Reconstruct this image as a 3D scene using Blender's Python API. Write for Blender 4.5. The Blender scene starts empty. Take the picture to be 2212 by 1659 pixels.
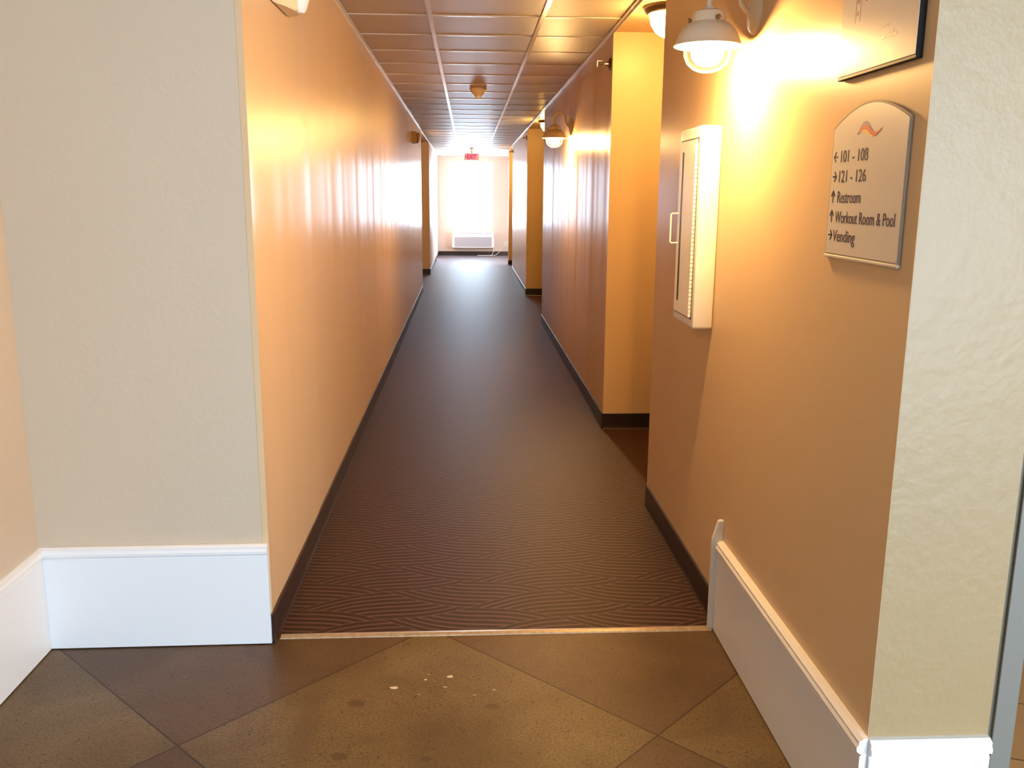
import bpy, bmesh, math, random
from mathutils import Matrix, Vector

# ------------------------------------------------------------------ camera, sky, exposure
scene = bpy.context.scene
COL = scene.collection
F_PX, PITCH, YAW, ROLL, CAM_H = 1944.28, -0.20614, -0.04900, 0.00727, 1.4568
cam_data = bpy.data.cameras.new('camera')
cam_data.sensor_fit = 'HORIZONTAL'
cam_data.sensor_width = 36.0
cam_data.lens = F_PX / 2212.0 * 36.0
cam_data.clip_start = 0.02
cam = bpy.data.objects.new('camera', cam_data)
COL.objects.link(cam)
scene.camera = cam


def cam_dir(vx, vy, vz):
    c, s = math.cos(ROLL), math.sin(ROLL); vx, vz = c*vx - s*vz, s*vx + c*vz
    c, s = math.cos(PITCH), math.sin(PITCH); vy, vz = c*vy - s*vz, s*vy + c*vz
    c, s = math.cos(YAW), math.sin(YAW); vx, vy = c*vx - s*vy, s*vx + c*vy
    return Vector((vx, vy, vz))


_r, _f, _u = cam_dir(1, 0, 0), cam_dir(0, 1, 0), cam_dir(0, 0, 1)
_m = Matrix((_r, _u, -_f)).transposed().to_4x4()
_m.translation = (0, 0, CAM_H)
cam.matrix_world = _m

world = bpy.data.worlds.new('sky')
scene.world = world
world.use_nodes = True
wn, wl = world.node_tree.nodes, world.node_tree.links
bg = wn['Background']
SKY_SUNNY, SKY_SHADY = 28.0, 25.5      # the sky beyond the corridor's end is the bright, sunny side
bg.inputs['Color'].default_value = (0.74, 0.92, 1.13, 1)
_tc = wn.new('ShaderNodeTexCoord')
_dot = wn.new('ShaderNodeVectorMath'); _dot.operation = 'DOT_PRODUCT'
_dot.inputs[1].default_value = (0.0, 1.0, 0.0)
wl.new(_tc.outputs['Generated'], _dot.inputs[0])
_mr = wn.new('ShaderNodeMapRange'); _mr.interpolation_type = 'SMOOTHSTEP'
_mr.inputs['From Min'].default_value = 0.1
_mr.inputs['From Max'].default_value = 0.85
_mr.inputs['To Min'].default_value = SKY_SHADY
_mr.inputs['To Max'].default_value = SKY_SUNNY
wl.new(_dot.outputs['Value'], _mr.inputs['Value'])
wl.new(_mr.outputs['Result'], bg.inputs['Strength'])

# low sun slanting in through the glazed side door and the window at the far end
_sd = bpy.data.lights.new('sun', 'SUN')
_sd.energy = 32.0
_sd.angle = math.radians(0.6)
_sd.color = (1.0, 1.0, 1.0)
sun = bpy.data.objects.new('sun', _sd)
COL.objects.link(sun)
_el = math.radians(25.0)
_hd = Vector((-1.5, -1.9, 0)).normalized()*math.cos(_el)
sun.rotation_euler = Vector((_hd.x, _hd.y, -math.sin(_el))).to_track_quat('-Z', 'Y').to_euler()
sun.location = (6.0, 28.0, 5.0)

scene.view_settings.view_transform = 'Standard'
scene.view_settings.look = 'None'
scene.view_settings.exposure = 0.0
scene.view_settings.gamma = 1.0
scene.view_settings.use_curve_mapping = False
scene.cycles.use_denoising = True
scene.cycles.max_bounces = 10
scene.cycles.diffuse_bounces = 6
scene.cycles.glossy_bounces = 4
scene.cycles.sample_clamp_indirect = 8.0
scene.cycles.caustics_reflective = False
scene.cycles.caustics_refractive = False

# power of the room's own lamps
SCONCE_L = 980.0
DOME_L = 130.0
WARM = (1.0, 0.58, 0.21, 1)
YELLOW = (1.0, 0.58, 0.17, 1)

# ------------------------------------------------------------------ measures
XL, XR, HC = -0.65, 0.8536, 2.405
YT = 2.782           # end of the lobby floor at the carpet
YE = 22.51           # end wall
PI = math.pi

# ------------------------------------------------------------------ helpers


def new_obj(name, bm, mat, parent=None, smooth=False, loc=None):
    me = bpy.data.meshes.new(name)
    bmesh.ops.recalc_face_normals(bm, faces=bm.faces)
    bm.to_mesh(me)
    bm.free()
    if smooth:
        for p in me.polygons:
            p.use_smooth = True
    o = bpy.data.objects.new(name, me)
    COL.objects.link(o)
    if mat is not None:
        me.materials.append(mat)
    if parent is not None:
        o.parent = parent
    if loc is not None:
        o.location = loc
    return o


def auto_smooth(o, deg=35):
    for p in o.data.polygons:
        p.use_smooth = True
    o.data.set_sharp_from_angle(angle=math.radians(deg))
    return o


def tag(o, label, cat, group=None):
    o['label'] = label
    o['category'] = cat
    if group:
        o['group'] = group
    return o


def thing(name, label, cat, loc=(0, 0, 0), group=None):
    o = bpy.data.objects.new(name, None)
    o.empty_display_size = 0.1
    COL.objects.link(o)
    o.location = loc
    return tag(o, label, cat, group)


def struct(name, bm, mat, parent=None, smooth=False):
    o = new_obj(name, bm, mat, parent, smooth)
    if parent is None:
        o['kind'] = 'structure'
    return o


def copy_tree(o, parent=None):
    c = o.copy()
    COL.objects.link(c)
    c.parent = parent
    for ch in list(o.children):
        copy_tree(ch, c)
    return c


def add_box(bm, x0, x1, y0, y1, z0, z1, bevel=0.0, seg=2):
    r = bmesh.ops.create_cube(bm, size=1.0)
    vs = r['verts']
    bmesh.ops.scale(bm, vec=(abs(x1-x0), abs(y1-y0), abs(z1-z0)), verts=vs)
    bmesh.ops.translate(bm, vec=((x0+x1)/2, (y0+y1)/2, (z0+z1)/2), verts=vs)
    if bevel > 0:
        es = list({e for v in vs for e in v.link_edges})
        bmesh.ops.bevel(bm, geom=es, offset=bevel, segments=seg, affect='EDGES', profile=0.5)
    return bm


def box(*a, **k):
    return add_box(bmesh.new(), *a, **k)


def boxes(lst, **k):
    bm = bmesh.new()
    for b in lst:
        add_box(bm, *b, **k)
    return bm


def add_prism(bm, pts, vec):
    """closed polygon pts (3D) swept along vec"""
    vec = Vector(vec)
    a = [bm.verts.new(Vector(p)) for p in pts]
    b = [bm.verts.new(Vector(p) + vec) for p in pts]
    n = len(pts)
    bm.faces.new(a)
    bm.faces.new(list(reversed(b)))
    for i in range(n):
        bm.faces.new((a[i], b[i], b[(i+1) % n], a[(i+1) % n]))
    return bm


def prism(pts, vec):
    return add_prism(bmesh.new(), pts, vec)


def add_lathe(bm, prof, n=32, mat=None, close=True):
    """profile (r, z) turned about z; mat places it"""
    mat = mat or Matrix.Identity(4)
    rings = []
    for r, z in prof:
        if r < 1e-6:
            rings.append([bm.verts.new(mat @ Vector((0, 0, z)))])
        else:
            rings.append([bm.verts.new(mat @ Vector((r*math.cos(2*PI*i/n), r*math.sin(2*PI*i/n), z))) for i in range(n)])
    for a, b in zip(rings, rings[1:]):
        for i in range(n):
            j = (i+1) % n
            if len(a) == 1 and len(b) == 1:
                continue
            if len(a) == 1:
                bm.faces.new((a[0], b[i], b[j]))
            elif len(b) == 1:
                bm.faces.new((a[i], b[0], a[j]))
            else:
                bm.faces.new((a[i], b[i], b[j], a[j]))
    return bm


def lathe(prof, n=32, mat=None):
    return add_lathe(bmesh.new(), prof, n, mat)


def add_tube(bm, pts, r, n=10, closed=False):
    pts = [Vector(p) for p in pts]
    m = len(pts)
    rings = []
    ref = None
    for i, p in enumerate(pts):
        if closed:
            t = (pts[(i+1) % m] - pts[i-1]).normalized()
        else:
            t = (pts[min(i+1, m-1)] - pts[max(i-1, 0)]).normalized()
        if ref is None:
            ref = t.orthogonal().normalized()
        else:
            ref = (ref - t*ref.dot(t))
            ref = ref.normalized() if ref.length > 1e-6 else t.orthogonal().normalized()
        bn = t.cross(ref)
        rr = r[i] if isinstance(r, (list, tuple)) else r
        rings.append([bm.verts.new(p + ref*rr*math.cos(2*PI*k/n) + bn*rr*math.sin(2*PI*k/n)) for k in range(n)])
    cnt = m if closed else m-1
    for i in range(cnt):
        a, b = rings[i], rings[(i+1) % m]
        for k in range(n):
            bm.faces.new((a[k], b[k], b[(k+1) % n], a[(k+1) % n]))
    if not closed:
        bm.faces.new(list(reversed(rings[0])))
        bm.faces.new(rings[-1])
    return bm


def tube(pts, r, n=10, closed=False):
    return add_tube(bmesh.new(), pts, r, n, closed)


# ------------------------------------------------------------------ materials


class NT:
    def __init__(self, name):
        self.m = bpy.data.materials.new(name)
        self.m.use_nodes = True
        self.t = self.m.node_tree
        self.bsdf = self.t.nodes['Principled BSDF']

    def n(self, kind, **props):
        nd = self.t.nodes.new(kind)
        for k, v in props.items():
            setattr(nd, k, v)
        return nd

    def l(self, a, b):
        self.t.links.new(a, b)

    def math(self, op, a, b=None, c=None):
        nd = self.n('ShaderNodeMath', operation=op)
        for i, v in enumerate((a, b, c)):
            if v is None:
                continue
            if isinstance(v, (int, float)):
                nd.inputs[i].default_value = v
            else:
                self.l(v, nd.inputs[i])
        return nd.outputs[0]

    def coord(self):
        return self.n('ShaderNodeTexCoord').outputs['Object']

    def noise(self, vec, scale, detail=2.0, rough=0.5, dist=0.0):
        nd = self.n('ShaderNodeTexNoise')
        self.l(vec, nd.inputs['Vector'])
        nd.inputs['Scale'].default_value = scale
        nd.inputs['Detail'].default_value = detail
        nd.inputs['Roughness'].default_value = rough
        nd.inputs['Distortion'].default_value = dist
        return nd.outputs['Fac']

    def ramp(self, fac, stops):
        nd = self.n('ShaderNodeValToRGB')
        el = nd.color_ramp.elements
        while len(el) > 1:
            el.remove(el[-1])
        el[0].position, el[0].color = stops[0]
        for p, c in stops[1:]:
            e = el.new(p)
            e.color = c
        self.l(fac, nd.inputs['Fac'])
        return nd.outputs['Color']

    def mix(self, fac, a, b, blend='MIX'):
        nd = self.n('ShaderNodeMix', data_type='RGBA', blend_type=blend)
        if isinstance(fac, (int, float)):
            nd.inputs[0].default_value = fac
        else:
            self.l(fac, nd.inputs[0])
        for s, v in ((6, a), (7, b)):
            if isinstance(v, tuple):
                nd.inputs[s].default_value = v
            else:
                self.l(v, nd.inputs[s])
        return nd.outputs[2]

    def bump(self, h, strength, dist):
        nd = self.n('ShaderNodeBump')
        nd.inputs['Strength'].default_value = strength
        nd.inputs['Distance'].default_value = dist
        self.l(h, nd.inputs['Height'])
        self.l(nd.outputs['Normal'], self.bsdf.inputs['Normal'])
        return nd

    def set(self, **k):
        for a, v in k.items():
            self.bsdf.inputs[a.replace('_', ' ')].default_value = v
        return self


def rgb(r, g, b):
    """sRGB 0-255 -> linear rgba"""
    def f(c):
        c /= 255.0
        return c/12.92 if c <= 0.04045 else ((c+0.055)/1.055)**2.4
    return (f(r), f(g), f(b), 1.0)


def plain(name, col, rough=0.5, metal=0.0, spec=0.5):
    t = NT(name)
    t.set(Base_Color=col, Roughness=rough, Metallic=metal)
    t.bsdf.inputs['Specular IOR Level'].default_value = spec
    return t.m


def emis(name, col, strength):
    t = NT(name)
    t.set(Base_Color=(col[0]*.6, col[1]*.6, col[2]*.6, 1), Roughness=0.4)
    t.bsdf.inputs['Emission Color'].default_value = col
    t.bsdf.inputs['Emission Strength'].default_value = strength
    return t.m


def wall_paint(name, col, rough, bump_d, scale=90.0, spec=0.5):
    t = NT(name)
    v = t.coord()
    n1 = t.noise(v, scale, 3.0, 0.55)
    n2 = t.noise(v, scale*0.33, 2.0, 0.5)
    n3 = t.noise(v, 1.3, 3.0, 0.5)
    h = t.math('ADD', n1, t.math('MULTIPLY', n2, 0.9))
    dark = tuple(c*0.93 for c in col[:3]) + (1,)
    t.l(t.mix(n3, dark, col), t.bsdf.inputs['Base Color'])
    t.set(Roughness=rough)
    t.bsdf.inputs['Specular IOR Level'].default_value = spec
    t.bump(h, 1.0, bump_d)
    return t.m


M = {}
TAN = (0.64, 0.46, 0.27, 1)
M['wall'] = wall_paint('tan orange peel wall paint', TAN, 0.31, 0.00012, 75, spec=0.13)
M['wall_lobby'] = wall_paint('beige orange peel wall paint', (0.55, 0.445, 0.32, 1), 0.5, 0.0010, 60)
M['wall_front'] = wall_paint('warm beige knockdown wall paint', (0.315, 0.215, 0.100, 1), 0.45, 0.0014, 45)  # base darkened to offset daylight too bright on this face
M['wall_end'] = wall_paint('pale peach wall paint', (0.70, 0.56, 0.48, 1), 0.5, 0.0006)
M['white_wood'] = plain('white painted wood', (0.74, 0.745, 0.74, 1), 0.38)
M['white_metal'] = plain('white enamelled metal', (0.80, 0.78, 0.72, 1), 0.35)
M['cream_metal'] = plain('cream enamelled metal', (0.74, 0.66, 0.50, 1), 0.35)
M['door'] = plain('brown door paint', (0.16, 0.09, 0.05, 1), 0.4)
M['chrome'] = plain('brushed steel', (0.62, 0.60, 0.56, 1), 0.28, 1.0)
M['brass'] = plain('dull brass', (0.35, 0.24, 0.12, 1), 0.3, 1.0)
M['bronze'] = plain('dark bronze metal', (0.10, 0.06, 0.03, 1), 0.35, 0.6)
M['alu'] = plain('satin aluminium', (0.17, 0.155, 0.125, 1), 0.5, 0.1)
M['alu_edge'] = plain('dark door seal', (0.10, 0.08, 0.05, 1), 0.6)
M['black'] = plain('black board edge', (0.014, 0.012, 0.012, 1), 0.6, 0.0, 0.2)
M['plastic_white'] = plain('white plastic', (0.80, 0.79, 0.76, 1), 0.4)
M['plastic_cream'] = plain('cream plastic', (0.72, 0.58, 0.40, 1), 0.45)
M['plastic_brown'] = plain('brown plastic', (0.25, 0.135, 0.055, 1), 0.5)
M['grey_plastic'] = plain('pale grey plastic', (0.36, 0.355, 0.39, 1), 0.45)
M['grey_dark'] = plain('dark grey slots', (0.10, 0.10, 0.11, 1), 0.5)
M['sign_face'] = plain('pale grey sign face', (0.60, 0.55, 0.48, 1), 0.4)
M['sign_edge'] = plain('clear acrylic sign edge', (0.34, 0.30, 0.25, 1), 0.25)
M['ink'] = plain('dark plum ink', (0.035, 0.012, 0.035, 1), 0.5)
M['paper'] = plain('white paper under gloss film', (0.66, 0.60, 0.54, 1), 0.22)
M['print_grey'] = plain('faint grey print', (0.42, 0.36, 0.31, 1), 0.25)
M['print_red'] = plain('faint red print', (0.45, 0.16, 0.11, 1), 0.25)
M['logo_blue'] = plain('slate blue ink', (0.14, 0.10, 0.22, 1), 0.5)
M['logo_red'] = plain('red ink', (0.50, 0.03, 0.02, 1), 0.5)
M['logo_yellow'] = plain('yellow ink', (0.75, 0.42, 0.08, 1), 0.5)
M['bulb'] = emis('glowing bulb', WARM, SCONCE_L)
M['dome'] = emis('glowing frosted bowl', YELLOW, DOME_L)
M['exit_red'] = emis('lit red letters', (1.0, 0.004, 0.20, 1), 0.40)
M['exit_face'] = emis('backlit pink exit face', (1.0, 0.56, 0.66, 1), 0.40)
M['glass_dark'] = plain('dark glass', (0.03, 0.026, 0.022, 1), 0.3, 0.0, 0.1)

# clear jar of the sconces: mostly see-through, a little milky
t = NT('milky clear glass')
tr = t.n('ShaderNodeBsdfTransparent')
tl = t.n('ShaderNodeBsdfTranslucent')
tl.inputs['Color'].default_value = (0.9, 0.88, 0.8, 1)
mx = t.n('ShaderNodeMixShader')
lw = t.n('ShaderNodeLayerWeight')
lw.inputs['Blend'].default_value = 0.5
t.l(t.math('MULTIPLY_ADD', t.math('POWER', lw.outputs['Facing'], 4.0), 0.06, 0.0004), mx.inputs[0])
t.l(tr.outputs[0], mx.inputs[1]); t.l(tl.outputs[0], mx.inputs[2])
t.l(mx.outputs[0], t.t.nodes['Material Output'].inputs['Surface'])
M['jar'] = t.m
# window glass
t = NT('clear window glass')
tr = t.n('ShaderNodeBsdfTransparent')
gl = t.n('ShaderNodeBsdfGlossy')
gl.inputs['Roughness'].default_value = 0.02
mx = t.n('ShaderNodeMixShader')
mx.inputs[0].default_value = 0.06
t.l(tr.outputs[0], mx.inputs[1]); t.l(gl.outputs[0], mx.inputs[2])
t.l(mx.outputs[0], t.t.nodes['Material Output'].inputs['Surface'])
M['pane'] = t.m

# dark vinyl cove base
t = NT('dark brown vinyl')
v = t.coord()
t.set(Base_Color=(0.022, 0.011, 0.012, 1), Roughness=0.36)
t.bump(t.noise(v, 14.0, 2.0), 0.5, 0.002)
M['vinyl'] = t.m

# ceiling tiles
t = NT('mineral ceiling tile')
v = t.coord()
n1 = t.noise(v, 160.0, 3.0, 0.6)
t.l(t.mix(n1, (0.46, 0.39, 0.31, 1), (0.58, 0.50, 0.40, 1)), t.bsdf.inputs['Base Color'])
t.set(Roughness=0.45)
t.bump(n1, 0.4, 0.0006)
M['tile'] = t.m
M['tbar'] = plain('white ceiling grid metal', (0.70, 0.66, 0.62, 1), 0.2)
M['gypsum'] = plain('white lobby ceiling paint', (0.75, 0.73, 0.68, 1), 0.7)

# carpet: dark brown, tan lines woven into leaf-shaped bundles
t = NT('brown woven leaf carpet')
v = t.coord()
sx = t.n('ShaderNodeSeparateXYZ'); t.l(v, sx.inputs[0])
X, Y = sx.outputs['X'], sx.outputs['Y']
wob = t.noise(v, 9.0, 2.0)
QY, PX, NL = 0.2265, 0.617, 7.0
tt = t.math('DIVIDE', t.math('ADD', X, 0.003), PX)
u = t.math('MULTIPLY', tt, 2*PI)
sn = t.math('MULTIPLY', t.math('SINE', u), 0.11)
cs = t.math('MULTIPLY', t.math('SUBTRACT', 1.0, t.math('COSINE', u)), 0.06)
dev = t.math('ADD', sn, cs)
vv = t.math('DIVIDE', t.math('SUBTRACT', Y, 3.022), QY)
ra = t.math('SUBTRACT', t.math('SUBTRACT', vv, tt), dev)        # rising bundles
rb = t.math('SUBTRACT', t.math('ADD', vv, tt), dev)             # falling bundles
par = t.math('ABSOLUTE', t.math('MODULO', t.math('ADD', t.math('FLOOR', ra), t.math('FLOOR', rb)), 2.0))
ph = t.math('ADD', t.math('MULTIPLY', ra, par), t.math('MULTIPLY', rb, t.math('SUBTRACT', 1.0, par)))
ph = t.math('ADD', t.math('MULTIPLY', ph, NL), t.math('ADD', t.math('MULTIPLY', wob, 0.16), 0.42))
tri = t.math('SUBTRACT', 0.5, t.math('ABSOLUTE', t.math('SUBTRACT', t.math('FRACT', ph), 0.5)))
line = t.math('MINIMUM', 1.0, t.math('MAXIMUM', 0.0, t.math('MULTIPLY', t.math('SUBTRACT', tri, 0.31), 9.0)))
tuft = t.noise(v, 420.0, 2.0, 0.6)
base = t.mix(tuft, (0.012, 0.003, 0.0012, 1), (0.034, 0.009, 0.004, 1))
lin = t.mix(tuft, (0.070, 0.031, 0.023, 1), (0.145, 0.069, 0.053, 1))
t.l(t.mix(line, base, lin), t.bsdf.inputs['Base Color'])
t.set(Roughness=0.50)
t.bsdf.inputs['Sheen Weight'].default_value = 1.0
t.bsdf.inputs['Sheen Roughness'].default_value = 0.12
t.bsdf.inputs['Sheen Tint'].default_value = (0.85, 0.85, 1.0, 1)
t.bsdf.inputs['Specular IOR Level'].default_value = 0.24
t.bump(t.math('ADD', tuft, t.math('MULTIPLY', line, 0.5)), 0.3, 0.0010)
M['carpet'] = t.m

# stained concrete scored into a diagonal chequer
t = NT('stained concrete scored in diagonals')
v = t.coord()
sx = t.n('ShaderNodeSeparateXYZ'); t.l(v, sx.inputs[0])
X, Y = sx.outputs['X'], sx.outputs['Y']
SQ = 0.923
ca = t.math('DIVIDE', t.math('SUBTRACT', t.math('MULTIPLY', t.math('SUBTRACT', X, Y), 0.70711), -1.198), SQ)
cb = t.math('DIVIDE', t.math('SUBTRACT', t.math('MULTIPLY', t.math('ADD', X, Y), 0.70711), 1.932), SQ)
par = t.math('ABSOLUTE', t.math('MODULO', t.math('ADD', t.math('FLOOR', ca), t.math('FLOOR', cb)), 2.0))


def dline(c):
    return t.math('ABSOLUTE', t.math('SUBTRACT', t.math('FRACT', t.math('ADD', c, 0.5)), 0.5))


dmin = t.math('MINIMUM', dline(ca), dline(cb))
groove = t.math('LESS_THAN', dmin, 0.0028)
big = t.noise(v, 2.6, 5.0, 0.6, 0.6)
med = t.noise(v, 11.0, 4.0, 0.65)
fine = t.noise(v, 130.0, 3.0, 0.65)
ca1 = t.ramp(big, [(0.25, (0.088, 0.052, 0.020, 1)), (0.55, (0.150, 0.098, 0.040, 1)), (0.8, (0.195, 0.134, 0.058, 1))])
ca2 = t.ramp(big, [(0.25, (0.066, 0.034, 0.015, 1)), (0.55, (0.110, 0.062, 0.030, 1)), (0.8, (0.145, 0.088, 0.046, 1))])
colr = t.mix(par, ca1, ca2)
colr = t.mix(t.math('MULTIPLY', t.math('MAXIMUM', 0.0, t.math('SUBTRACT', fine, 0.42)), 4.5), colr, t.mix(0.5, colr, (0.03, 0.015, 0.006, 1)))
specks = t.n('ShaderNodeTexVoronoi')
t.l(v, specks.inputs['Vector']); specks.inputs['Scale'].default_value = 42.0
spk = t.math('LESS_THAN', specks.outputs['Distance'], t.math('MULTIPLY', med, 0.30))
colr = t.mix(t.math('MULTIPLY', spk, 0.7), colr, (0.035, 0.018, 0.010, 1))
fl = t.n('ShaderNodeTexVoronoi')
mp = t.n('ShaderNodeMapping'); mp.inputs['Scale'].default_value = (16.0, 36.0, 1.0); t.l(v, mp.inputs['Vector'])
t.l(mp.outputs[0], fl.inputs['Vector']); fl.inputs['Scale'].default_value = 1.0


def spot(px, py, rx, ry):
    dx = t.math('DIVIDE', t.math('SUBTRACT', X, px), rx)
    dy = t.math('DIVIDE', t.math('SUBTRACT', Y, py), ry)
    return t.math('SUBTRACT', 1.0, t.math('MINIMUM', 1.0, t.math('ADD', t.math('MULTIPLY', dx, dx), t.math('MULTIPLY', dy, dy))))


patch = spot(-0.02, 2.50, 0.24, 0.14)
flk = t.math('LESS_THAN', fl.outputs['Distance'], t.math('MULTIPLY', patch, 0.13))
colr = t.mix(t.math('MULTIPLY', flk, 0.8), colr, (0.48, 0.42, 0.32, 1))
for sp in ((-0.228, 2.487, .015, .009), (-0.06, 2.545, .012, .008), (-0.135, 2.53, .005, .006)):
    hot = t.math('GREATER_THAN', t.math('ADD', spot(*sp), t.math('ADD', t.math('MULTIPLY', t.math('SUBTRACT', med, 0.5), 1.2), t.math('MULTIPLY', t.math('SUBTRACT', fine, 0.5), 1.6))), 0.35)
    colr = t.mix(t.math('MULTIPLY', hot, t.math('GREATER_THAN', spot(sp[0], sp[1], sp[2]*1.6, sp[3]*1.6), 0.01)), colr, (0.62, 0.54, 0.42, 1))
# old dark stains and a scuffed smear
for sp in ((-0.330, 2.405, .034, .026), (0.065, 2.375, .030, .018), (-0.345, 2.150, .030, .022), (-0.115, 2.130, .022, .016)):
    edge = t.math('ADD', spot(*sp), t.math('MULTIPLY', t.math('SUBTRACT', fine, 0.5), 1.3))
    st = t.math('MULTIPLY', t.math('GREATER_THAN', edge, 0.42), t.math('GREATER_THAN', spot(*sp), 0.02))
    colr = t.mix(t.math('MULTIPLY', st, 0.6), colr, (0.050, 0.026, 0.014, 1))
colr = t.mix(t.math('MULTIPLY', t.math('MULTIPLY', spot(-0.455, 2.30, 0.05, 0.22), t.math('GREATER_THAN', big, 0.42)), 0.5), colr, (0.075, 0.042, 0.024, 1))
colr = t.mix(groove, colr, (0.030, 0.015, 0.006, 1))
t.l(colr, t.bsdf.inputs['Base Color'])
t.set(Roughness=0.42)
t.bsdf.inputs['Specular IOR Level'].default_value = 0.35
hh = t.math('SUBTRACT', t.math('MULTIPLY', fine, 0.25), groove)
t.bump(hh, 0.5, 0.002)
M['concrete'] = t.m

# orange ceramic tile of the side room
t = NT('orange ceramic tile')
v = t.coord()
mp = t.n('ShaderNodeMapping'); mp.inputs['Rotation'].default_value = (0, 0, 0.35); t.l(v, mp.inputs['Vector'])
sx = t.n('ShaderNodeSeparateXYZ'); t.l(mp.outputs[0], sx.inputs[0])


def tl_line(c):
    f = t.math('FRACT', t.math('DIVIDE', c, 0.305))
    return t.math('ABSOLUTE', t.math('SUBTRACT', f, 0.5))


g = t.math('GREATER_THAN', t.math('MAXIMUM', tl_line(sx.outputs['X']), tl_line(sx.outputs['Y'])), 0.490)
nn = t.noise(v, 7.0, 4.0)
t.l(t.mix(g, t.mix(nn, (0.46, 0.22, 0.08, 1), (0.62, 0.34, 0.13, 1)), (0.20, 0.09, 0.04, 1)), t.bsdf.inputs['Base Color'])
t.set(Roughness=0.4)
M['tile_floor'] = t.m

# ------------------------------------------------------------------ setting: floors
struct('floor_lobby', box(-1.55, 5.4, -3.5, 2.815, -0.12, 0.0), M['concrete'])
struct('floor_corridor', box(-2.2, 1.9, 2.815, YE + 0.2, -0.12, 0.0), M['carpet'])
struct('floor_side_room', boxes([(1.135, 5.4, 1.78, 4.0, -0.04, 0.002)]), M['tile_floor'])

# ------------------------------------------------------------------ walls
LX = -1.375
struct('wall_left_lobby', box(LX - 0.15, LX, -3.5, 2.93, 0, 2.6), M['wall_lobby'])
# face towards the lobby: a shallow skew, its outer end a little nearer
struct('wall_left_front', prism([(LX, 2.775, 0), (XL - 0.02, 2.788, 0), (XL - 0.02, 2.93, 0), (LX, 2.93, 0)], (0, 0, HC)), M['wall_lobby'])
XLm, XLe = -0.688, -0.742


def xl_at(y):
    return XL + (XLe - XL) * max(0.0, (y - 2.782)) / (YE - 2.782)




def wave(y, seed):
    # the slight waviness of long plasterboard walls, a millimetre or so
    r = random.Random(seed)
    w = 0.0
    for lam, amp in ((0.19, 0.00022), (0.31, 0.00045), (0.52, 0.00070), (0.93, 0.0008), (1.7, 0.0010)):
        w += amp*math.sin(2*PI*y/lam*r.uniform(0.9, 1.1) + r.uniform(0, 6.28))
    return w


def long_wall(name, x_at, y0, y1, back, seed):
    n = int((y1 - y0)/0.03)
    front = [(x_at(y0 + (y1-y0)*k/n) + (wave(y0 + (y1-y0)*k/n, seed) if 0 < k < n else 0.0), y0 + (y1-y0)*k/n, 0) for k in range(n + 1)]
    return auto_smooth(struct(name, prism(front + back, (0, 0, HC)), M['wall']), 30)


long_wall('wall_left_corridor', xl_at, 2.7885, 13.9, [(xl_at(13.9) - 0.15, 13.9, 0), (XL - 0.15, 2.931, 0), (XL - 0.0195, 2.931, 0), (XL - 0.0195, 2.7885, 0)], 3)
struct('wall_left_end', prism([(xl_at(17.0), 17.0, 0), (xl_at(YE), YE, 0), (-1.95, YE, 0), (-1.95, 17.0, 0)], (0, 0, HC)), M['wall_end'])
struct('wall_left_alcove', boxes([(-1.65, -1.50, 13.9, 17.0, 0, HC), (-1.65, -0.835, 13.75, 13.90, 0, HC)]), M['wall'])

ALC_X = 1.62
struct('wall_right_near', box(XR, 1.118, 1.698, 4.10, 0, HC), M['wall'])
long_wall('wall_right_middle', lambda y: XR, 5.55, 10.45, [(ALC_X, 10.45, 0), (ALC_X, 5.55, 0)], 5)
long_wall('wall_right_far', lambda y: XR, 13.40, 17.72, [(ALC_X, 17.72, 0), (ALC_X, 13.40, 0)], 8)
struct('wall_right_end', box(XR, ALC_X, 19.40, 19.56, 0, HC), M['wall'])
struct('wall_right_front', box(XR + 0.001, 1.118, 1.6975, 1.6985, 0, HC), M['wall_front'])
struct('wall_right_alcove', boxes([(ALC_X, ALC_X + 0.15, 4.0, 19.56, 0, HC), (1.118, ALC_X, 3.95, 4.10, 0, HC)]), M['wall'])
# end recess; unseen glazed side door on the right added to let daylight in
struct('wall_right_recess', boxes([(ALC_X, ALC_X + 0.15, 19.56, 19.75, 0, HC), (ALC_X, ALC_X + 0.15, 20.75, YE + 0.1, 0, HC),
                                   (ALC_X, ALC_X + 0.15, 19.75, 20.75, 2.10, HC)]), M['wall_end'])
WX0, WX1, WZ0, WZ1 = -0.47, 0.605, 0.70, 2.25
struct('wall_end', boxes([(-1.95, WX0, YE, YE + 0.18, 0, HC), (WX1, ALC_X + 0.15, YE, YE + 0.18, 0, HC),
                          (WX0, WX1, YE, YE + 0.18, 0, WZ0), (WX0, WX1, YE, YE + 0.18, WZ1, HC)]), M['wall_end'])
w = struct('window_1', boxes([(WX0, WX0 + 0.05, YE + 0.09, YE + 0.14, WZ0, WZ1), (WX1 - 0.05, WX1, YE + 0.09, YE + 0.14, WZ0, WZ1),
                              (WX0 + 0.05, WX1 - 0.05, YE + 0.09, YE + 0.14, WZ0, WZ0 + 0.05), (WX0 + 0.05, WX1 - 0.05, YE + 0.09, YE + 0.14, WZ1 - 0.05, WZ1)]), M['white_wood'])
new_obj('pane', box(WX0 + 0.05, WX1 - 0.05, YE + 0.110, YE + 0.114, WZ0 + 0.05, WZ1 - 0.05), M['pane'], w)
new_obj('window_sill', box(WX0 - 0.03, WX1 + 0.03, YE - 0.03, YE + 0.09, WZ0 - 0.03, WZ0, bevel=0.005), M['white_wood'], w)
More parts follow.
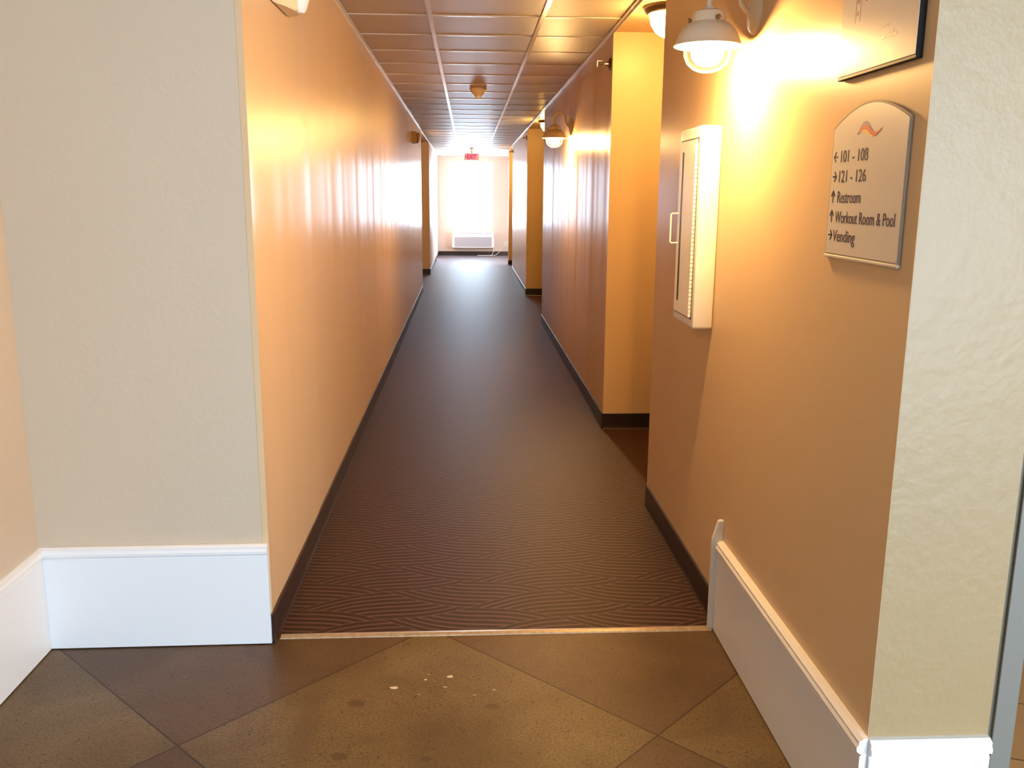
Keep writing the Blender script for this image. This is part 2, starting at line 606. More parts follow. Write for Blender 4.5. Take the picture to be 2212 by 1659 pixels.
d = struct('door_1', boxes([(ALC_X + 0.05, ALC_X + 0.10, 19.75, 19.85, 0, 2.10), (ALC_X + 0.05, ALC_X + 0.10, 20.65, 20.75, 0, 2.10),
                            (ALC_X + 0.05, ALC_X + 0.10, 19.85, 20.65, 0.0, 0.12), (ALC_X + 0.05, ALC_X + 0.10, 19.85, 20.65, 2.0, 2.10)]), M['alu'])
new_obj('pane', box(ALC_X + 0.073, ALC_X + 0.077, 19.85, 20.65, 0.12, 2.0), M['pane'], d)
new_obj('push_bar', tube([(ALC_X + 0.02, 19.86, 1.0), (ALC_X + 0.02, 20.64, 1.0)], 0.02), M['chrome'], d)

# lobby behind the camera: unseen glazed entrance added on the right to let daylight in
GX0, GX1, GZ1 = 0.9, 4.8, 2.38
BY = -3.5
struct('wall_back_lobby', boxes([(-1.53, GX0, BY - 0.15, BY, 0, 2.6), (GX1, 5.4, BY - 0.15, BY, 0, 2.6), (GX0, GX1, BY - 0.15, BY, GZ1, 2.6)]), M['door'])  # unseen wall, made dark to cut light bounced into the lobby
w2 = struct('window_2', boxes([(GX0 + k*(GX1-GX0)/3 - 0.03, GX0 + k*(GX1-GX0)/3 + 0.03, BY - 0.10, BY - 0.05, 0, GZ1) for k in range(4)] +
                              [(GX0, GX1, BY - 0.10, BY - 0.05, 0, 0.10), (GX0, GX1, BY - 0.10, BY - 0.05, GZ1 - 0.06, GZ1)]), M['alu'])
new_obj('pane', box(GX0, GX1, BY - 0.077, BY - 0.073, 0.10, GZ1 - 0.06), M['pane'], w2)
struct('wall_right_lobby', box(5.4, 5.55, BY - 0.15, 4.15, 0, 2.6), M['wall_lobby'])
struct('wall_side_room', boxes([(1.77, 5.55, 4.0, 4.15, 0, 2.6), (2.3, 5.4, 1.70, 1.80, 0, 2.6), (1.118, 2.3, 1.70, 1.80, 2.12, 2.6)]), M['wall'])

# ------------------------------------------------------------------ ceilings
tiles = bmesh.new()
grid = bmesh.new()
G1, G2, YB = -0.204, 0.4056, 5.177
hw = 0.012
ks = list(range(-4, 29))
ys = [YB + k*0.6096 for k in ks if 2.75 < YB + k*0.6096 < YE]
xs = [XL - 0.14, G1, G2, XR]
yy = [2.70] + ys + [YE]
ceil = struct('ceiling', box(-2.2, 1.9, 2.70, YE + 0.2, HC + 0.012, HC + 0.08), M['tile'])
for a, b in zip(yy, yy[1:]):
    for c, e in zip(xs, xs[1:]):
        add_box(tiles, c + 0.004, e - 0.004, a + 0.004, b - 0.004, HC + 0.004, HC + 0.0119)
new_obj('tile', tiles, M['tile'], ceil)['kind'] = 'structure'
for gx in (G1, G2):
    add_box(grid, gx - hw, gx + hw, 2.70, YE, HC - 0.004, HC + 0.003)
for y in ys:
    for c, e in zip(xs, xs[1:]):
        add_prism(grid, [(c + hw, y - hw, HC + 0.0035), (c + hw, y + hw, HC + 0.0035)] + [(c + hw, y + hw*math.cos(PI*k/8), HC + 0.0005 - 0.0014*math.sin(PI*k/8)) for k in range(9)], (e - c - 2*hw, 0, 0))
g = new_obj('grid', grid, M['tbar'], ceil)
ang = bmesh.new()
add_prism(ang, [(XL, 2.79, HC - 0.014), (XL + 0.002, 2.79, HC - 0.014), (XL + 0.003, 2.79, HC - 0.004), (XL + 0.020, 2.79, HC - 0.003), (XL + 0.020, 2.79, HC), (XL, 2.79, HC)], (xl_at(YE) - XL, YE - 2.79, 0))
add_prism(ang, [(XR, 1.75, HC - 0.014), (XR - 0.002, 1.75, HC - 0.014), (XR - 0.003, 1.75, HC - 0.004), (XR - 0.020, 1.75, HC - 0.003), (XR - 0.020, 1.75, HC), (XR, 1.75, HC)], (0, 19.56 - 1.75, 0))
new_obj('wall_angle', ang, M['tbar'], ceil)
struct('ceiling_lobby', box(-1.53, 5.55, BY - 0.15, 2.70, HC + 0.005, HC + 0.09), M['gypsum'])
struct('ceiling_side_room', box(1.12, 5.55, 2.70, 4.15, HC + 0.005, HC + 0.09), M['gypsum'])
# alcove ceilings of smooth painted board, flush with the grid
struct('ceiling_alcove', boxes([(XR + 0.001, ALC_X, 4.10, 5.55, HC - 0.004, HC + 0.01), (XR + 0.001, ALC_X, 10.45, 13.40, HC - 0.004, HC + 0.01),
                                (XR + 0.001, ALC_X, 17.72, 19.40, HC - 0.004, HC + 0.01), (-1.5, -0.72, 13.9, 17.0, HC - 0.004, HC + 0.01)]), M['wall'])

# doors of the guest rooms at the back of the alcoves
dn = 2
for (xa, s, y0, y1) in ((ALC_X, -1, 4.38, 5.29), (ALC_X, -1, 10.75, 11.66), (ALC_X, -1, 12.2, 13.11), (ALC_X, -1, 18.1, 19.01), (-1.5, 1, 14.1, 15.01), (-1.5, 1, 15.8, 16.71)):
    a = xa + s*0.02
    dd = struct('door_%d' % dn, boxes([(min(xa, a), max(xa, a), y0, y1, 0.01, 2.04)]), M['door'])
    b = xa + s*0.03
    new_obj('door_frame', boxes([(min(xa, b), max(xa, b), y0 - 0.06, y0, 0, 2.10), (min(xa, b), max(xa, b), y1, y1 + 0.06, 0, 2.10), (min(xa, b), max(xa, b), y0, y1, 2.04, 2.10)]), M['cream_metal'], dd)
    new_obj('door_handle', tube([(xa + s*0.02, y0 + 0.08, 1.0), (xa + s*0.07, y0 + 0.08, 1.0), (xa + s*0.07, y0 + 0.19, 1.0)], 0.009), M['chrome'], dd)
    dn += 1

# ------------------------------------------------------------------ baseboards
# tall white lobby baseboards with a moulded cap


def tall_base(name, p0, p1, nrm, h=0.35, th=0.018):
    """from p0 to p1 on the wall, nrm points into the room"""
    p0, p1, n = Vector((*p0, 0)), Vector((*p1, 0)), Vector((*nrm, 0))
    prof = [(0, 0.004), (th, 0.004), (th, h - 0.042), (th - 0.004, h - 0.038), (th + 0.007, h - 0.030), (th + 0.008, h - 0.021), (th + 0.003, h - 0.013), (th + 0.004, h - 0.007), (th - 0.006, h), (0, h)]
    bm = bmesh.new()
    add_prism(bm, [p0 + n*a + Vector((0, 0, z)) for a, z in prof], p1 - p0)
    return struct(name, bm, M['white_wood'])


tall_base('baseboard_left_lobby', (LX, -3.5), (LX, 2.757), (1, 0))
tall_base('baseboard_left_front', (LX, 2.775), (XL - 0.002, 2.7875), (0, -1))
tall_base('baseboard_right_lobby', (XR, 1.690), (XR, 2.818), (-1, 0), h=0.325)
tall_base('baseboard_right_front', (XR - 0.001, 1.6975), (1.117, 1.6975), (0, -1), h=0.325)
# upright return where the right baseboard stops at the carpet
bm = prism([(XR, 2.819, 0.003), (XR - 0.036, 2.819, 0.003), (XR - 0.036, 2.819, 0.33), (XR - 0.018, 2.819, 0.396), (XR, 2.819, 0.396)], (0, 0.018, 0))
bmesh.ops.bevel(bm, geom=list(bm.edges), offset=0.0025, segments=2, affect='EDGES')
struct('trim_1', bm, M['white_wood'])


def vinyl(name, segs, h=0.105, th=0.006):
    bm = bmesh.new()
    for (p0, p1, n) in segs:
        p0, p1, n = Vector((*p0, 0)), Vector((*p1, 0)), Vector((*n, 0))
        add_prism(bm, [p0 + n*a + Vector((0, 0, z)) for a, z in ((0, 0.001), (th + 0.005, 0.001), (th + 0.002, 0.006), (th, 0.015), (th, h - 0.004), (th - 0.004, h), (0, h))], p1 - p0)
    return struct(name, bm, M['vinyl'])


vinyl('baseboard_left_corridor', [((XL, 2.775), (xl_at(13.9), 13.9), (1, 0)), ((-1.5, 13.9), (xl_at(13.9), 13.9), (0, 1)),
                                  ((-1.5, 17.0), (xl_at(17), 17.0), (0, -1)), ((xl_at(17), 17.0), (xl_at(YE), YE), (1, 0))])
vinyl('baseboard_right_near', [((XR, 2.838), (XR, 4.10), (-1, 0)), ((XR, 4.10), (ALC_X, 4.10), (0, 1))])
vinyl('baseboard_right_middle', [((XR, 5.55), (ALC_X, 5.55), (0, -1)), ((XR, 5.55), (XR, 10.45), (-1, 0)), ((XR, 10.45), (ALC_X, 10.45), (0, 1))])
vinyl('baseboard_right_far', [((XR, 13.40), (ALC_X, 13.40), (0, -1)), ((XR, 13.40), (XR, 17.72), (-1, 0)), ((XR, 17.72), (ALC_X, 17.72), (0, 1))])
vinyl('baseboard_right_end', [((XR, 19.40), (ALC_X, 19.40), (0, -1)), ((XR, 19.40), (XR, 19.56), (-1, 0))])
vinyl('baseboard_end', [((xl_at(YE), YE), (ALC_X, YE), (0, -1))])

# metal strip between carpet and concrete
t = NT('worn transition strip')
v = t.coord()
nz = t.noise(v, 60.0, 3.0)
t.l(t.mix(nz, (0.30, 0.22, 0.13, 1), (0.62, 0.50, 0.34, 1)), t.bsdf.inputs['Base Color'])
t.set(Roughness=0.35, Metallic=0.5)
bm = prism([(XL + 0.018, 2.803, 0.0), (XL + 0.018, 2.806, 0.004), (XL + 0.018, 2.820, 0.007), (XL + 0.018, 2.834, 0.004), (XL + 0.018, 2.836, 0.0)], (XR - XL - 0.04, 0.012, 0))
struct('trim_2', bm, t.m)

# satin metal door frame at the right edge, with a dark strip in the gap beside it
fr = struct('door_8', boxes([(1.126, 1.173, 1.692, 1.7795, 0.0, 2.12)], bevel=0.002), M['alu'])
new_obj('door_seal', box(1.1181, 1.1262, 1.700, 1.712, 0.004, 2.12), M['alu_edge'], fr)

# ------------------------------------------------------------------ wall sconces


def make_sconce(label):
    """origin on the wall at plate height; lamp hangs towards -x"""
    t = thing('wall_sconce', label, 'wall lamp', group='gooseneck wall lamps along the corridor')
    rot = Matrix.Rotation(-PI/2, 4, 'Y')      # lathe axis -> -x
    o = new_obj('back_plate', lathe([(0, 0.022), (0.018, 0.022), (0.024, 0.018), (0.052, 0.014), (0.062, 0.006), (0.064, 0.0), (0, 0.0)], 32, rot), M['cream_metal'], t); auto_smooth(o)
    pts = [(-0.012, 0, 0.0), (-0.030, 0, 0.004), (-0.044, 0, 0.022), (-0.050, 0, 0.05)]
    for k in range(13):
        a = PI*k/12
        pts.append((-0.095 + 0.045*math.cos(a), 0, 0.065 + 0.045*math.sin(a)))
    pts += [(-0.140, 0, 0.05), (-0.140, 0, 0.01)]
    auto_smooth(new_obj('gooseneck_arm', tube(pts, 0.0085, 12), M['cream_metal'], t))
    c = Matrix.Translation((-0.140, 0, -0.095))  # rim centre
    o = new_obj('lamp_shade', lathe([(0.0, 0.108), (0.016, 0.108), (0.020, 0.100), (0.030, 0.098), (0.046, 0.092), (0.050, 0.080), (0.050, 0.064), (0.062, 0.058),
                                     (0.075, 0.047), (0.085, 0.032), (0.092, 0.015), (0.098, 0.001), (0.101, -0.003), (0.098, -0.004), (0.089, 0.013), (0.081, 0.030), (0.071, 0.043), (0.058, 0.054), (0.046, 0.058), (0.0, 0.060)], 48, c), M['cream_metal'], t); auto_smooth(o, 50)
    for k in range(3):
        a = 2*PI*k/3 + 0.25 - PI/2
        m = c @ Matrix.Rotation(a, 4, 'Z') @ Matrix.Translation((0.050, 0, 0.071)) @ Matrix.Rotation(PI/2, 4, 'Y')
        auto_smooth(new_obj('thumb_screw', lathe([(0, 0.012), (0.0055, 0.011), (0.007, 0.008), (0.007, 0.004), (0.003, 0.003), (0.003, -0.002), (0, -0.002)], 12, m), M['brass'], t))
    auto_smooth(new_obj('glass_jar', lathe([(0.046, 0.055), (0.050, 0.045), (0.062, 0.020), (0.070, -0.008), (0.069, -0.030), (0.060, -0.052), (0.042, -0.069), (0.020, -0.077), (0, -0.079)], 40, c), M['jar'], t), 80)
    auto_smooth(new_obj('bulb', lathe([(0, 0.045), (0.014, 0.045), (0.020, 0.032), (0.038, 0.014), (0.050, -0.012), (0.046, -0.036), (0.030, -0.056), (0, -0.063)], 24, c), M['bulb'], t), 80)
    return t


s1 = make_sconce('lit cream gooseneck wall lamp above the white cabinet, the large near one')
s1.location = (XR, 2.80, 1.995)
s2 = copy_tree(s1)
s2['label'] = 'small distant lit gooseneck wall lamp midway down the corridor on right wall'
s2.location = (XR, 7.70, 2.025)

# ------------------------------------------------------------------ round ceiling lights in the door alcoves
cl = thing('ceiling_light', 'round glowing bowl light on ceiling of the nearest right alcove', 'ceiling light', group='bowl lights in the door alcoves')
auto_smooth(new_obj('lamp_ring', lathe([(0, 0.0), (0.150, 0.0), (0.150, -0.012), (0.138, -0.030), (0.128, -0.036), (0.120, -0.030), (0, -0.028)], 40), M['bronze'], cl))
auto_smooth(new_obj('glass_bowl', lathe([(0.118, -0.030), (0.120, -0.050), (0.112, -0.085), (0.088, -0.122), (0.050, -0.146), (0.012, -0.153), (0, -0.153)], 40), M['dome'], cl), 80)
cl.location = (1.045, 4.82, HC - 0.004)
for (x, y, lab) in ((1.045, 11.9, 'small glowing bowl light peeking out of the second right alcove, beside distant wall lamp'),
                    (1.15, 18.5, 'ceiling bowl light inside the farthest right alcove near the exit sign'),
                    (-1.10, 14.5, 'ceiling bowl light inside the left alcove beyond the long left wall')):
    c = copy_tree(cl)
    c['label'] = lab
    c.location = (x, y, HC - 0.004)

# ------------------------------------------------------------------ emergency lights on the left wall
el = thing('emergency_light', 'cream wall emergency light at top edge, the near large one', 'emergency light', group='emergency lights on the left wall')
bm = bmesh.new()
lo = [(0, 3.19 - 3.345), (0, 0.145), (0.045, 0.118), (0.058, 0.03), (0.030, -0.06)]
hi = lo
a = [bm.verts.new((x, y, 0.0)) for x, y in lo]
b = [bm.verts.new((x, y, 0.135)) for x, y in hi]
bm.faces.new(a); bm.faces.new(list(reversed(b)))
for i in range(5):
    bm.faces.new((a[i], b[i], b[(i+1) % 5], a[(i+1) % 5]))
bmesh.ops.bevel(bm, geom=list(bm.edges), offset=0.004, segments=2, affect='EDGES')
new_obj('housing', bm, M['plastic_cream'], el)
bm = bmesh.new()
mm = Matrix.Translation((0.052, 0.075, 0.0))
add_lathe(bm, [(0, 0.0), (0.018, 0.002), (0.026, 0.010), (0.038, 0.045), (0.046, 0.085), (0.046, 0.118), (0.036, 0.126), (0, 0.128)], 28, mm)
lens = new_obj('lamp_lens', bm, M['plastic_white'], el); auto_smooth(lens)
el.location = (XL, 3.345, 2.082)
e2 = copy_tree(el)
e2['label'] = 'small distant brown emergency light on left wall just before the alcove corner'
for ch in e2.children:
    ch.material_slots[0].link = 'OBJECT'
    ch.material_slots[0].material = M['plastic_brown']  # darker copy of the cream plastic: dim shade put into the colour
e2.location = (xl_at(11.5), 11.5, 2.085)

# ------------------------------------------------------------------ sidewall sprinklers
sp = thing('sidewall_sprinkler', 'small bronze sprinkler head high on right wall, nearest one beside yellow alcove', 'sprinkler', group='sidewall sprinklers on the right wall')
rot = Matrix.Rotation(-PI/2, 4, 'Y')
auto_smooth(new_obj('escutcheon', lathe([(0, 0.012), (0.016, 0.012), (0.030, 0.007), (0.040, 0.0), (0, 0)], 28, rot), M['bronze'], sp))
bm = lathe([(0, 0.060), (0.008, 0.058), (0.010, 0.040), (0.014, 0.036), (0.014, 0.010), (0, 0.010)], 16, rot)
add_tube(bm, [(-0.035, 0.012, 0), (-0.055, 0.016, 0), (-0.078, 0.006, 0)], 0.0035, 8)
add_tube(bm, [(-0.035, -0.012, 0), (-0.055, -0.016, 0), (-0.078, -0.006, 0)], 0.0035, 8)
auto_smooth(new_obj('frame', bm, M['chrome'], sp))
new_obj('deflector', boxes([(-0.082, -0.078, -0.020, 0.020, -0.016, 0.016), (-0.082, -0.052, -0.018, 0.018, 0.014, 0.017)], bevel=0.001), M['chrome'], sp)
sp.location = (XR, 5.65, 2.235)
for (y, z, lab) in ((13.52, 2.285, 'tiny dark sprinkler head on right wall at second alcove, far down the corridor'),
                    (17.60, 2.275, 'tiny dark sprinkler head farthest down right wall, close to the end wall')):
    c = copy_tree(sp)
    c['label'] = lab
    c.location = (XR, y, z)

# ------------------------------------------------------------------ smoke detector
sd = thing('smoke_detector', 'round tan smoke detector hanging from middle of the tiled ceiling', 'smoke detector', loc=(0.092, 8.5, HC - 0.002))
auto_smooth(new_obj('base_plate', lathe([(0, 0.004), (0.074, 0.004), (0.080, -0.004), (0.078, -0.014), (0, -0.014)], 36), M['plastic_cream'], sd))
auto_smooth(new_obj('sensor_head', lathe([(0.070, -0.014), (0.064, -0.030), (0.046, -0.052), (0.034, -0.060), (0.030, -0.066), (0, -0.066)], 36), M['plastic_cream'], sd))
auto_smooth(new_obj('cap', lathe([(0.026, -0.066), (0.029, -0.074), (0.026, -0.084), (0.014, -0.089), (0, -0.090)], 28), M['plastic_white'], sd))

# ------------------------------------------------------------------ fire extinguisher cabinet
DX = 0.072
fx = XR - DX
fc = thing('fire_extinguisher_cabinet', 'white metal wall cabinet with narrow glass slit below the near lamp', 'wall cabinet', loc=(0, 0, 0))
CY0, CY1, CZ0, CZ1 = 3.088, 3.398, 1.004, 1.694
# body: five-sided tub whose front rim frames the door
bm = boxes([(fx, XR - 0.0005, CY0, CY1, CZ0, CZ1)], bevel=0.008, seg=3)
auto_smooth(new_obj('cabinet_body', bm, M['white_metal'], fc), 40)
dy0, dy1, dz0, dz1 = 3.128, 3.366, 1.040, 1.650
door = new_obj('door', boxes([(fx - 0.006, fx + 0.002, dy0, 3.298, dz0, dz1), (fx - 0.006, fx + 0.002, 3.328, dy1, dz0, dz1),
                              (fx - 0.006, fx + 0.002, 3.298, 3.328, dz0, 1.082), (fx - 0.006, fx + 0.002, 3.298, 3.328, 1.614, dz1)]), M['white_metal'], fc)
new_obj('glass_slit', box(fx - 0.0057, fx - 0.001, 3.298, 3.328, 1.082, 1.614), M['glass_dark'], door)
new_obj('pull_handle', tube([(fx - 0.004, 3.352, 1.397), (fx - 0.030, 3.352, 1.397), (fx - 0.033, 3.352, 1.393), (fx - 0.033, 3.352, 1.294), (fx - 0.030, 3.352, 1.290), (fx - 0.004, 3.352, 1.290)], 0.003, 10), M['white_metal'], door)
bm = bmesh.new()
k = 0
z = dz0 + 0.003
while z + 0.013 < dz1:
    add_tube(bm, [(fx - 0.006, 3.121, z), (fx - 0.006, 3.121, z + 0.0125)], 0.0055, 10)
    z += 0.0145
new_obj('piano_hinge', bm, M['white_metal'], fc)
new_obj('door_reveal', boxes([(fx - 0.0012, fx + 0.002, 3.112, 3.372, dz0 - 0.006, dz1 + 0.006)]), M['grey_dark'], fc)

# ------------------------------------------------------------------ lettering


def text_mesh(name, body, w, h, mat, parent, mtx, extrude=0.0006, thick=0.0):
    cu = bpy.data.curves.new(name, 'FONT')
    cu.body = body
    cu.extrude = 0.01
    cu.offset = thick
    ob = bpy.data.objects.new(name, cu)
    COL.objects.link(ob)
    dg = bpy.context.evaluated_depsgraph_get()
    dg.update()
    me = bpy.data.meshes.new_from_object(ob.evaluated_get(dg))
    bpy.data.objects.remove(ob)
    bpy.data.curves.remove(cu)
    me.name = name
    x0 = min(v.co.x for v in me.vertices); x1 = max(v.co.x for v in me.vertices)
    y0 = min(v.co.y for v in me.vertices if True); y1 = max(v.co.y for v in me.vertices)
    for v in me.vertices:
        v.co = mtx @ Vector(((v.co.x - x0)/(x1-x0)*w, v.co.y*h/0.729, v.co.z/0.02*extrude*2))
    me.materials.clear()
    me.materials.append(mat)
    o = bpy.data.objects.new(name, me)
    COL.objects.link(o)
    o.parent = parent
    return o


def wall_mtx(x, y, z):
    """text plane on the right wall, reading from far to near, facing -x"""
    m = Matrix(((0, 0, -1), (-1, 0, 0), (0, 1, 0))).to_4x4()
    m.translation = (x, y, z)
    return m


# ------------------------------------------------------------------ directory sign
ds = thing('directory_sign', 'pale arched-top wall sign listing room numbers, Restroom and Vending', 'sign')
SY0, SY1, SZ0, SZ1 = 2.122, 1.752, 1.328, 1.620
out = [(SY0, SZ0), (SY1, SZ0), (SY1, SZ1 - 0.006)]
for k in range(1, 24):
    a = k/24
    out.append((SY1 + (SY0 - SY1)*a, SZ1 - 0.006 + 0.034*math.sin(PI*a) ** 0.9 + 0.010*math.sin(PI*a)))
out.append((SY0, SZ1 - 0.006))
new_obj('acrylic_edge', prism([(XR - 0.0005, y, z) for y, z in out], (-0.006, 0, 0)), M['sign_edge'], ds)
cyc, czc = (SY0+SY1)/2, (SZ0+SZ1)/2
inn = [(cyc + (y-cyc)*0.975, czc + (z-czc)*0.975) for y, z in out]
new_obj('sign_face', prism([(XR - 0.0062, y, z) for y, z in inn], (-0.0012, 0, 0)), M['sign_face'], ds)
new_obj('sign_rail', box(XR - 0.0095, XR - 0.0005, SY1 - 0.002, SY0 + 0.002, SZ0 - 0.007, SZ0, bevel=0.002), M['sign_face'], ds)
tx = XR - 0.0074
for body, y0, y1, zc in (('101 - 108', 2.069, 1.928, 1.550), ('121 - 126', 2.071, 1.930, 1.506), ('Restroom', 2.071, 1.948, 1.460),
                         ('Workout Room & Pool', 2.076, 1.778, 1.415), ('Vending', 2.080, 1.960, 1.373)):
    text_mesh('lettering', body, y0 - y1, 0.0275, M['ink'], ds, wall_mtx(tx, y0, zc - 0.0135), thick=-0.002)


def arrow(kind, y, z, s=0.0095):
    if kind == 'left':
        dirs = [((s, 0), (-s, 0)), ((-s*0.05, s*1.05), (-s, 0)), ((-s*0.05, -s*1.05), (-s, 0))]
    elif kind == 'right':
        dirs = [((-s, 0), (s, 0)), ((s*0.05, s*1.05), (s, 0)), ((s*0.05, -s*1.05), (s, 0))]
    else:
        dirs = [((0, -s*1.3), (0, s*1.3)), ((s*1.0, s*0.2), (0, s*1.3)), ((-s*1.0, s*0.2), (0, s*1.3))]
    bm = bmesh.new()
    for (a, b) in dirs:
        p = Vector((0, -a[0], a[1])); q = Vector((0, -b[0], b[1]))
        d = (q - p).normalized(); n = Vector((0, -d.z, d.y))*0.0019
        e = d*0.0013
        add_prism(bm, [p - e + n, q + e + n, q + e - n, p - e - n], (-0.0006, 0, 0))
    bmesh.ops.translate(bm, vec=(tx, y, z), verts=bm.verts)
    return new_obj('arrow', bm, M['ink'], ds)


for kind, z in (('left', 1.549), ('right', 1.505), ('up', 1.460), ('up', 1.416), ('right', 1.373)):
    arrow(kind, 2.097, z)


def ribbon(top, bot, mat, name, off):
    """wave band between two curves given as (s, z) with s from left (far) to right (near)"""
    n = 24
    pts = []
    for k in range(n + 1):
        a = k/n
        pts.append((a, top(a)))
    for k in range(n, -1, -1):
        a = k/n
        pts.append((a, bot(a)))
    bm = bmesh.new()
    vs = [[bm.verts.new((tx - off, 1.990 - 0.118*a, 1.598 + z)) for a, z in pts[:n+1]], [bm.verts.new((tx - off, 1.990 - 0.118*a, 1.598 + z)) for a, z in reversed(pts[n+1:])]]
    for i in range(n):
        bm.faces.new((vs[0][i], vs[0][i+1], vs[1][i+1], vs[1][i]))
    r = bmesh.ops.extrude_face_region(bm, geom=list(bm.faces))
    bmesh.ops.translate(bm, vec=(-0.0004, 0, 0), verts=[v for v in r['geom'] if isinstance(v, bmesh.types.BMVert)])
    return new_obj(name, bm, mat, ds)


def wv(a):
    return 0.0105*math.sin(2*PI*(1.1*a - 0.08))*(1 - 0.25*a)


ribbon(lambda a: wv(a) + 0.0105*math.sin(PI*min(1, a*1.3)) + 0.0005, lambda a: wv(a) + 0.003*math.sin(PI*min(1, a*1.3)), M['logo_blue'], 'logo_stripe', 0)
ribbon(lambda a: wv(a) + 0.004*math.sin(PI*a) + 0.0006, lambda a: wv(a) - 0.006*math.sin(PI*a) - 0.0006, M['logo_red'], 'logo_stripe', 0.0002)
ribbon(lambda a: wv(a) - 0.005*math.sin(PI*a), lambda a: wv(a) - 0.012*math.sin(PI*min(1, a*1.2)), M['logo_yellow'], 'logo_stripe', 0)

# ------------------------------------------------------------------ framed evacuation plan
mpn = thing('evacuation_plan', 'black-edged floor plan board hanging above the arched sign', 'wall plan')
PY0, PY1, PZ0, PZ1 = 2.110, 1.742, 1.716, 2.20
new_obj('board', box(XR - 0.013, XR - 0.0005, PY1, PY0, PZ0, PZ1, bevel=0.0015), M['black'], mpn)
px = XR - 0.0130
new_obj('plan_sheet', box(px - 0.0010, px + 0.0002, PY1 + 0.003, PY0 - 0.002, PZ0 + 0.008, PZ1 - 0.003), M['paper'], mpn)
px -= 0.0010
random.seed(4)
bm = bmesh.new()


def mark(bm, ya, yb, za, zb):
    add_box(bm, px - 0.0003, px + 0.0002, min(ya, yb), max(ya, yb), za, zb)


for y in (2.035, 2.012):
    mark(bm, y, y - 0.0015, 1.828, 2.03)
mark(bm, 2.035, 1.80, 1.9995, 2.001)
mark(bm, 2.012, 1.80, 1.9595, 1.961)
mark(bm, 1.93, 1.80, 1.8595, 1.861)
for k in range(9):
    y = 1.995 - k*0.024
    mark(bm, y, y - 0.0012, 1.9605, 1.9995)
for k in range(7):
    y = 1.93 - k*0.0215
    mark(bm, y, y - 0.0012, 1.862 - 0.006*(k % 2), 1.925)
mark(bm, 1.93, 1.80, 1.924, 1.9255)
n_grey = len(bm.faces)
for k in range(6):
    y = 2.000 - k*0.028
    mark(bm, y, y - 0.010, 1.944, 1.949)
for k in range(5):
    mark(bm, 2.028, 2.020, 1.842 + k*0.024, 1.850 + k*0.024)
for k in range(3):
    mark(bm, 1.988 - k*0.03, 1.978 - k*0.03, 1.864, 1.868)
pp = new_obj('plan_print', bm, M['print_grey'], mpn)
pp.data.materials.append(M['print_red'])
for p in pp.data.polygons[n_grey:]:
    p.material_index = 1
# soft lines of small print, too small to read
bm = bmesh.new()
for (ya, yb, za) in ((1.905, 1.868, 1.795), (1.902, 1.880, 1.7725), (1.872, 1.828, 1.7725), (1.925, 1.912, 1.7625), (1.902, 1.886, 1.7625), (1.864, 1.842, 1.7795)):
    mark(bm, ya, yb, za, za + 0.005)
new_obj('small_print', bm, M['print_grey'], mpn)

# ------------------------------------------------------------------ exit sign
ex = thing('exit_sign', 'lit red EXIT sign hanging from the ceiling near the end window', 'exit sign', loc=(0.073, 19.0, 0))
auto_smooth(new_obj('canopy', lathe([(0, HC + 0.001), (0.055, HC + 0.001), (0.055, HC - 0.012), (0.030, HC - 0.022), (0.014, HC - 0.024), (0.014, 2.30), (0, 2.30)], 24), M['plastic_white'], ex))
new_obj('housing', box(-0.150, 0.150, -0.022, 0.022, 2.165, 2.302, bevel=0.006), M['plastic_white'], ex)
new_obj('sign_face', box(-0.140, 0.140, -0.0245, -0.0215, 2.174, 2.293), M['exit_face'], ex)
m = Matrix(((1, 0, 0), (0, 0, -1), (0, 1, 0))).to_4x4()
m.translation = (-0.098, -0.0245, 2.186)
text_mesh('lettering', 'EXIT', 0.198, 0.094, M['exit_red'], ex, m, extrude=0.0008, thick=0.03)
bm = prism([(-0.132, -0.0245, 2.233), (-0.108, -0.0245, 2.256), (-0.108, -0.0245, 2.210)], (0, -0.0008, 0))
new_obj('chevron', bm, M['exit_red'], ex)

# ------------------------------------------------------------------ heating and cooling unit under the end window
ac = thing('air_conditioner', 'white wall air conditioner under the bright window at corridor end', 'air conditioner', loc=(0.115, YE, 0))
new_obj('chassis', box(-0.50, 0.50, -0.14, -0.0005, 0.185, 0.575, bevel=0.006), M['plastic_white'], ac)
fp = new_obj('front_panel', box(-0.512, 0.512, -0.20, -0.14, 0.195, 0.585, bevel=0.018, seg=3), M['plastic_white'], ac)
new_obj('intake_panel', box(-0.455, 0.455, -0.206, -0.199, 0.225, 0.462, bevel=0.003), M['grey_plastic'], fp)
gr = bmesh.new()
for k in range(34):
    x = -0.465 + k*0.0207
    add_box(gr, x, x + 0.013, -0.2012, -0.197, 0.536, 0.566)
new_obj('air_grille', gr, M['grey_plastic'], ac)
cp = new_obj('control_panel', box(0.262, 0.475, -0.204, -0.197, 0.522, 0.572, bevel=0.003), M['plastic_white'], ac)
kb = bmesh.new()
for k in range(7):
    add_box(kb, 0.283 + k*0.026, 0.299 + k*0.026, -0.206, -0.203, 0.549, 0.561)
add_box(kb, 0.315, 0.335, -0.206, -0.203, 0.531, 0.541)
add_box(kb, 0.395, 0.415, -0.206, -0.203, 0.531, 0.541)
new_obj('button', kb, M['grey_dark'], cp)
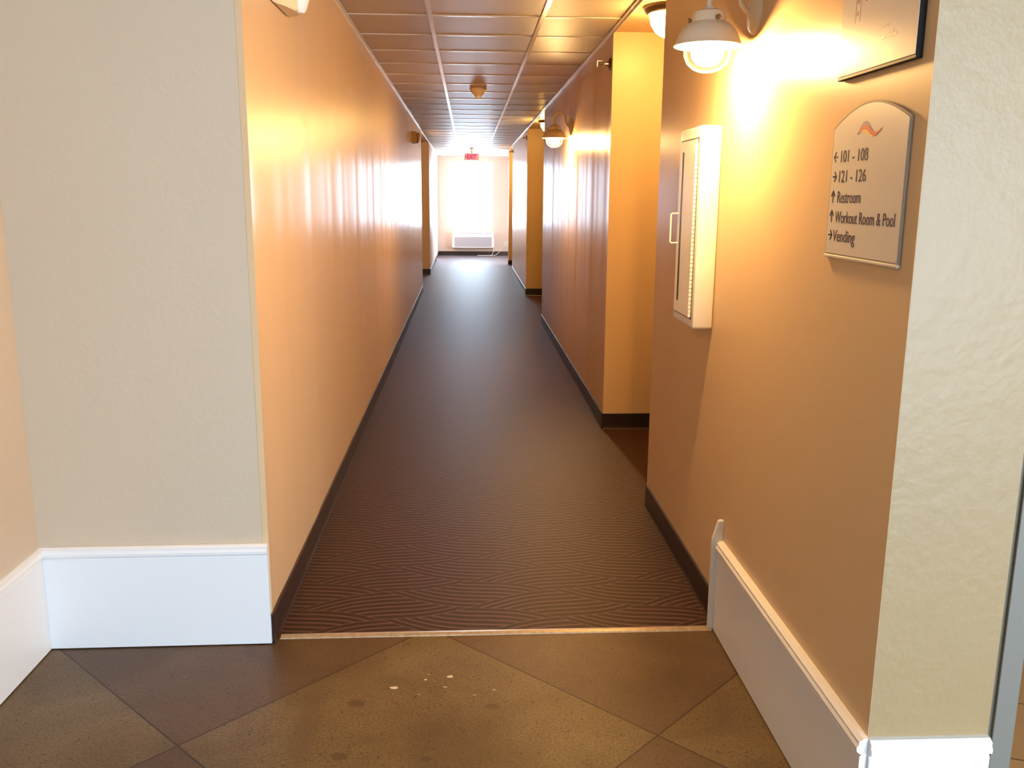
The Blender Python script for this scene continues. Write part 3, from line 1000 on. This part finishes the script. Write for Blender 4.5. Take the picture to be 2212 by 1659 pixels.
pts = [(0.49, -0.06, 0.19), (0.50, -0.05, 0.13), (0.485, -0.055, 0.06), (0.45, -0.08, 0.016), (0.33, -0.10, 0.008), (0.18, -0.085, 0.008), (0.11, -0.11, 0.008), (0.16, -0.145, 0.008), (0.32, -0.15, 0.008),
       (0.46, -0.13, 0.009), (0.53, -0.09, 0.012), (0.60, -0.045, 0.05), (0.70, -0.02, 0.15), (0.78, -0.015, 0.24), (0.815, -0.012, 0.28)]
# smooth the cord
sm = []
for i in range(len(pts) - 1):
    p0 = Vector(pts[max(i-1, 0)]); p1 = Vector(pts[i]); p2 = Vector(pts[i+1]); p3 = Vector(pts[min(i+2, len(pts)-1)])
    for k in range(5):
        s = k/5
        sm.append(0.5*((2*p1) + (p2-p0)*s + (2*p0-5*p1+4*p2-p3)*s*s + (3*p1-p0-3*p2+p3)*s**3))
sm.append(Vector(pts[-1]))
new_obj('power_cord', tube(sm, 0.006, 8), M['plastic_white'], ac)
ot = thing('wall_outlet', 'small white wall outlet right of the air conditioner at corridor end', 'outlet', loc=(0.935, YE, 0.29))
new_obj('cover_plate', box(-0.036, 0.036, -0.006, -0.0003, -0.058, 0.058, bevel=0.002), M['plastic_white'], ot)
for z in (0.010, -0.040):
    new_obj('socket', box(-0.016, 0.016, -0.008, -0.005, z, z + 0.030), M['grey_plastic'], ot)

# ------------------------------------------------------------------ daylight portals in the window openings


def portal(loc, sx, sy, rot):
    ld = bpy.data.lights.new('daylight_portal', 'AREA')
    ld.shape = 'RECTANGLE'
    ld.size, ld.size_y = sx, sy
    ld.cycles.is_portal = True
    o = bpy.data.objects.new('daylight_portal', ld)
    COL.objects.link(o)
    o.location = loc
    o.rotation_euler = rot
    return o


portal(((WX0+WX1)/2, YE + 0.16, (WZ0+WZ1)/2), WX1-WX0, WZ1-WZ0, (-PI/2, 0, 0))
portal((ALC_X + 0.13, 20.25, 1.05), 2.1, 1.0, (0, PI/2, 0))
portal(((GX0+GX1)/2, BY - 0.13, GZ1/2), GX1-GX0, GZ1, (PI/2, 0, 0))
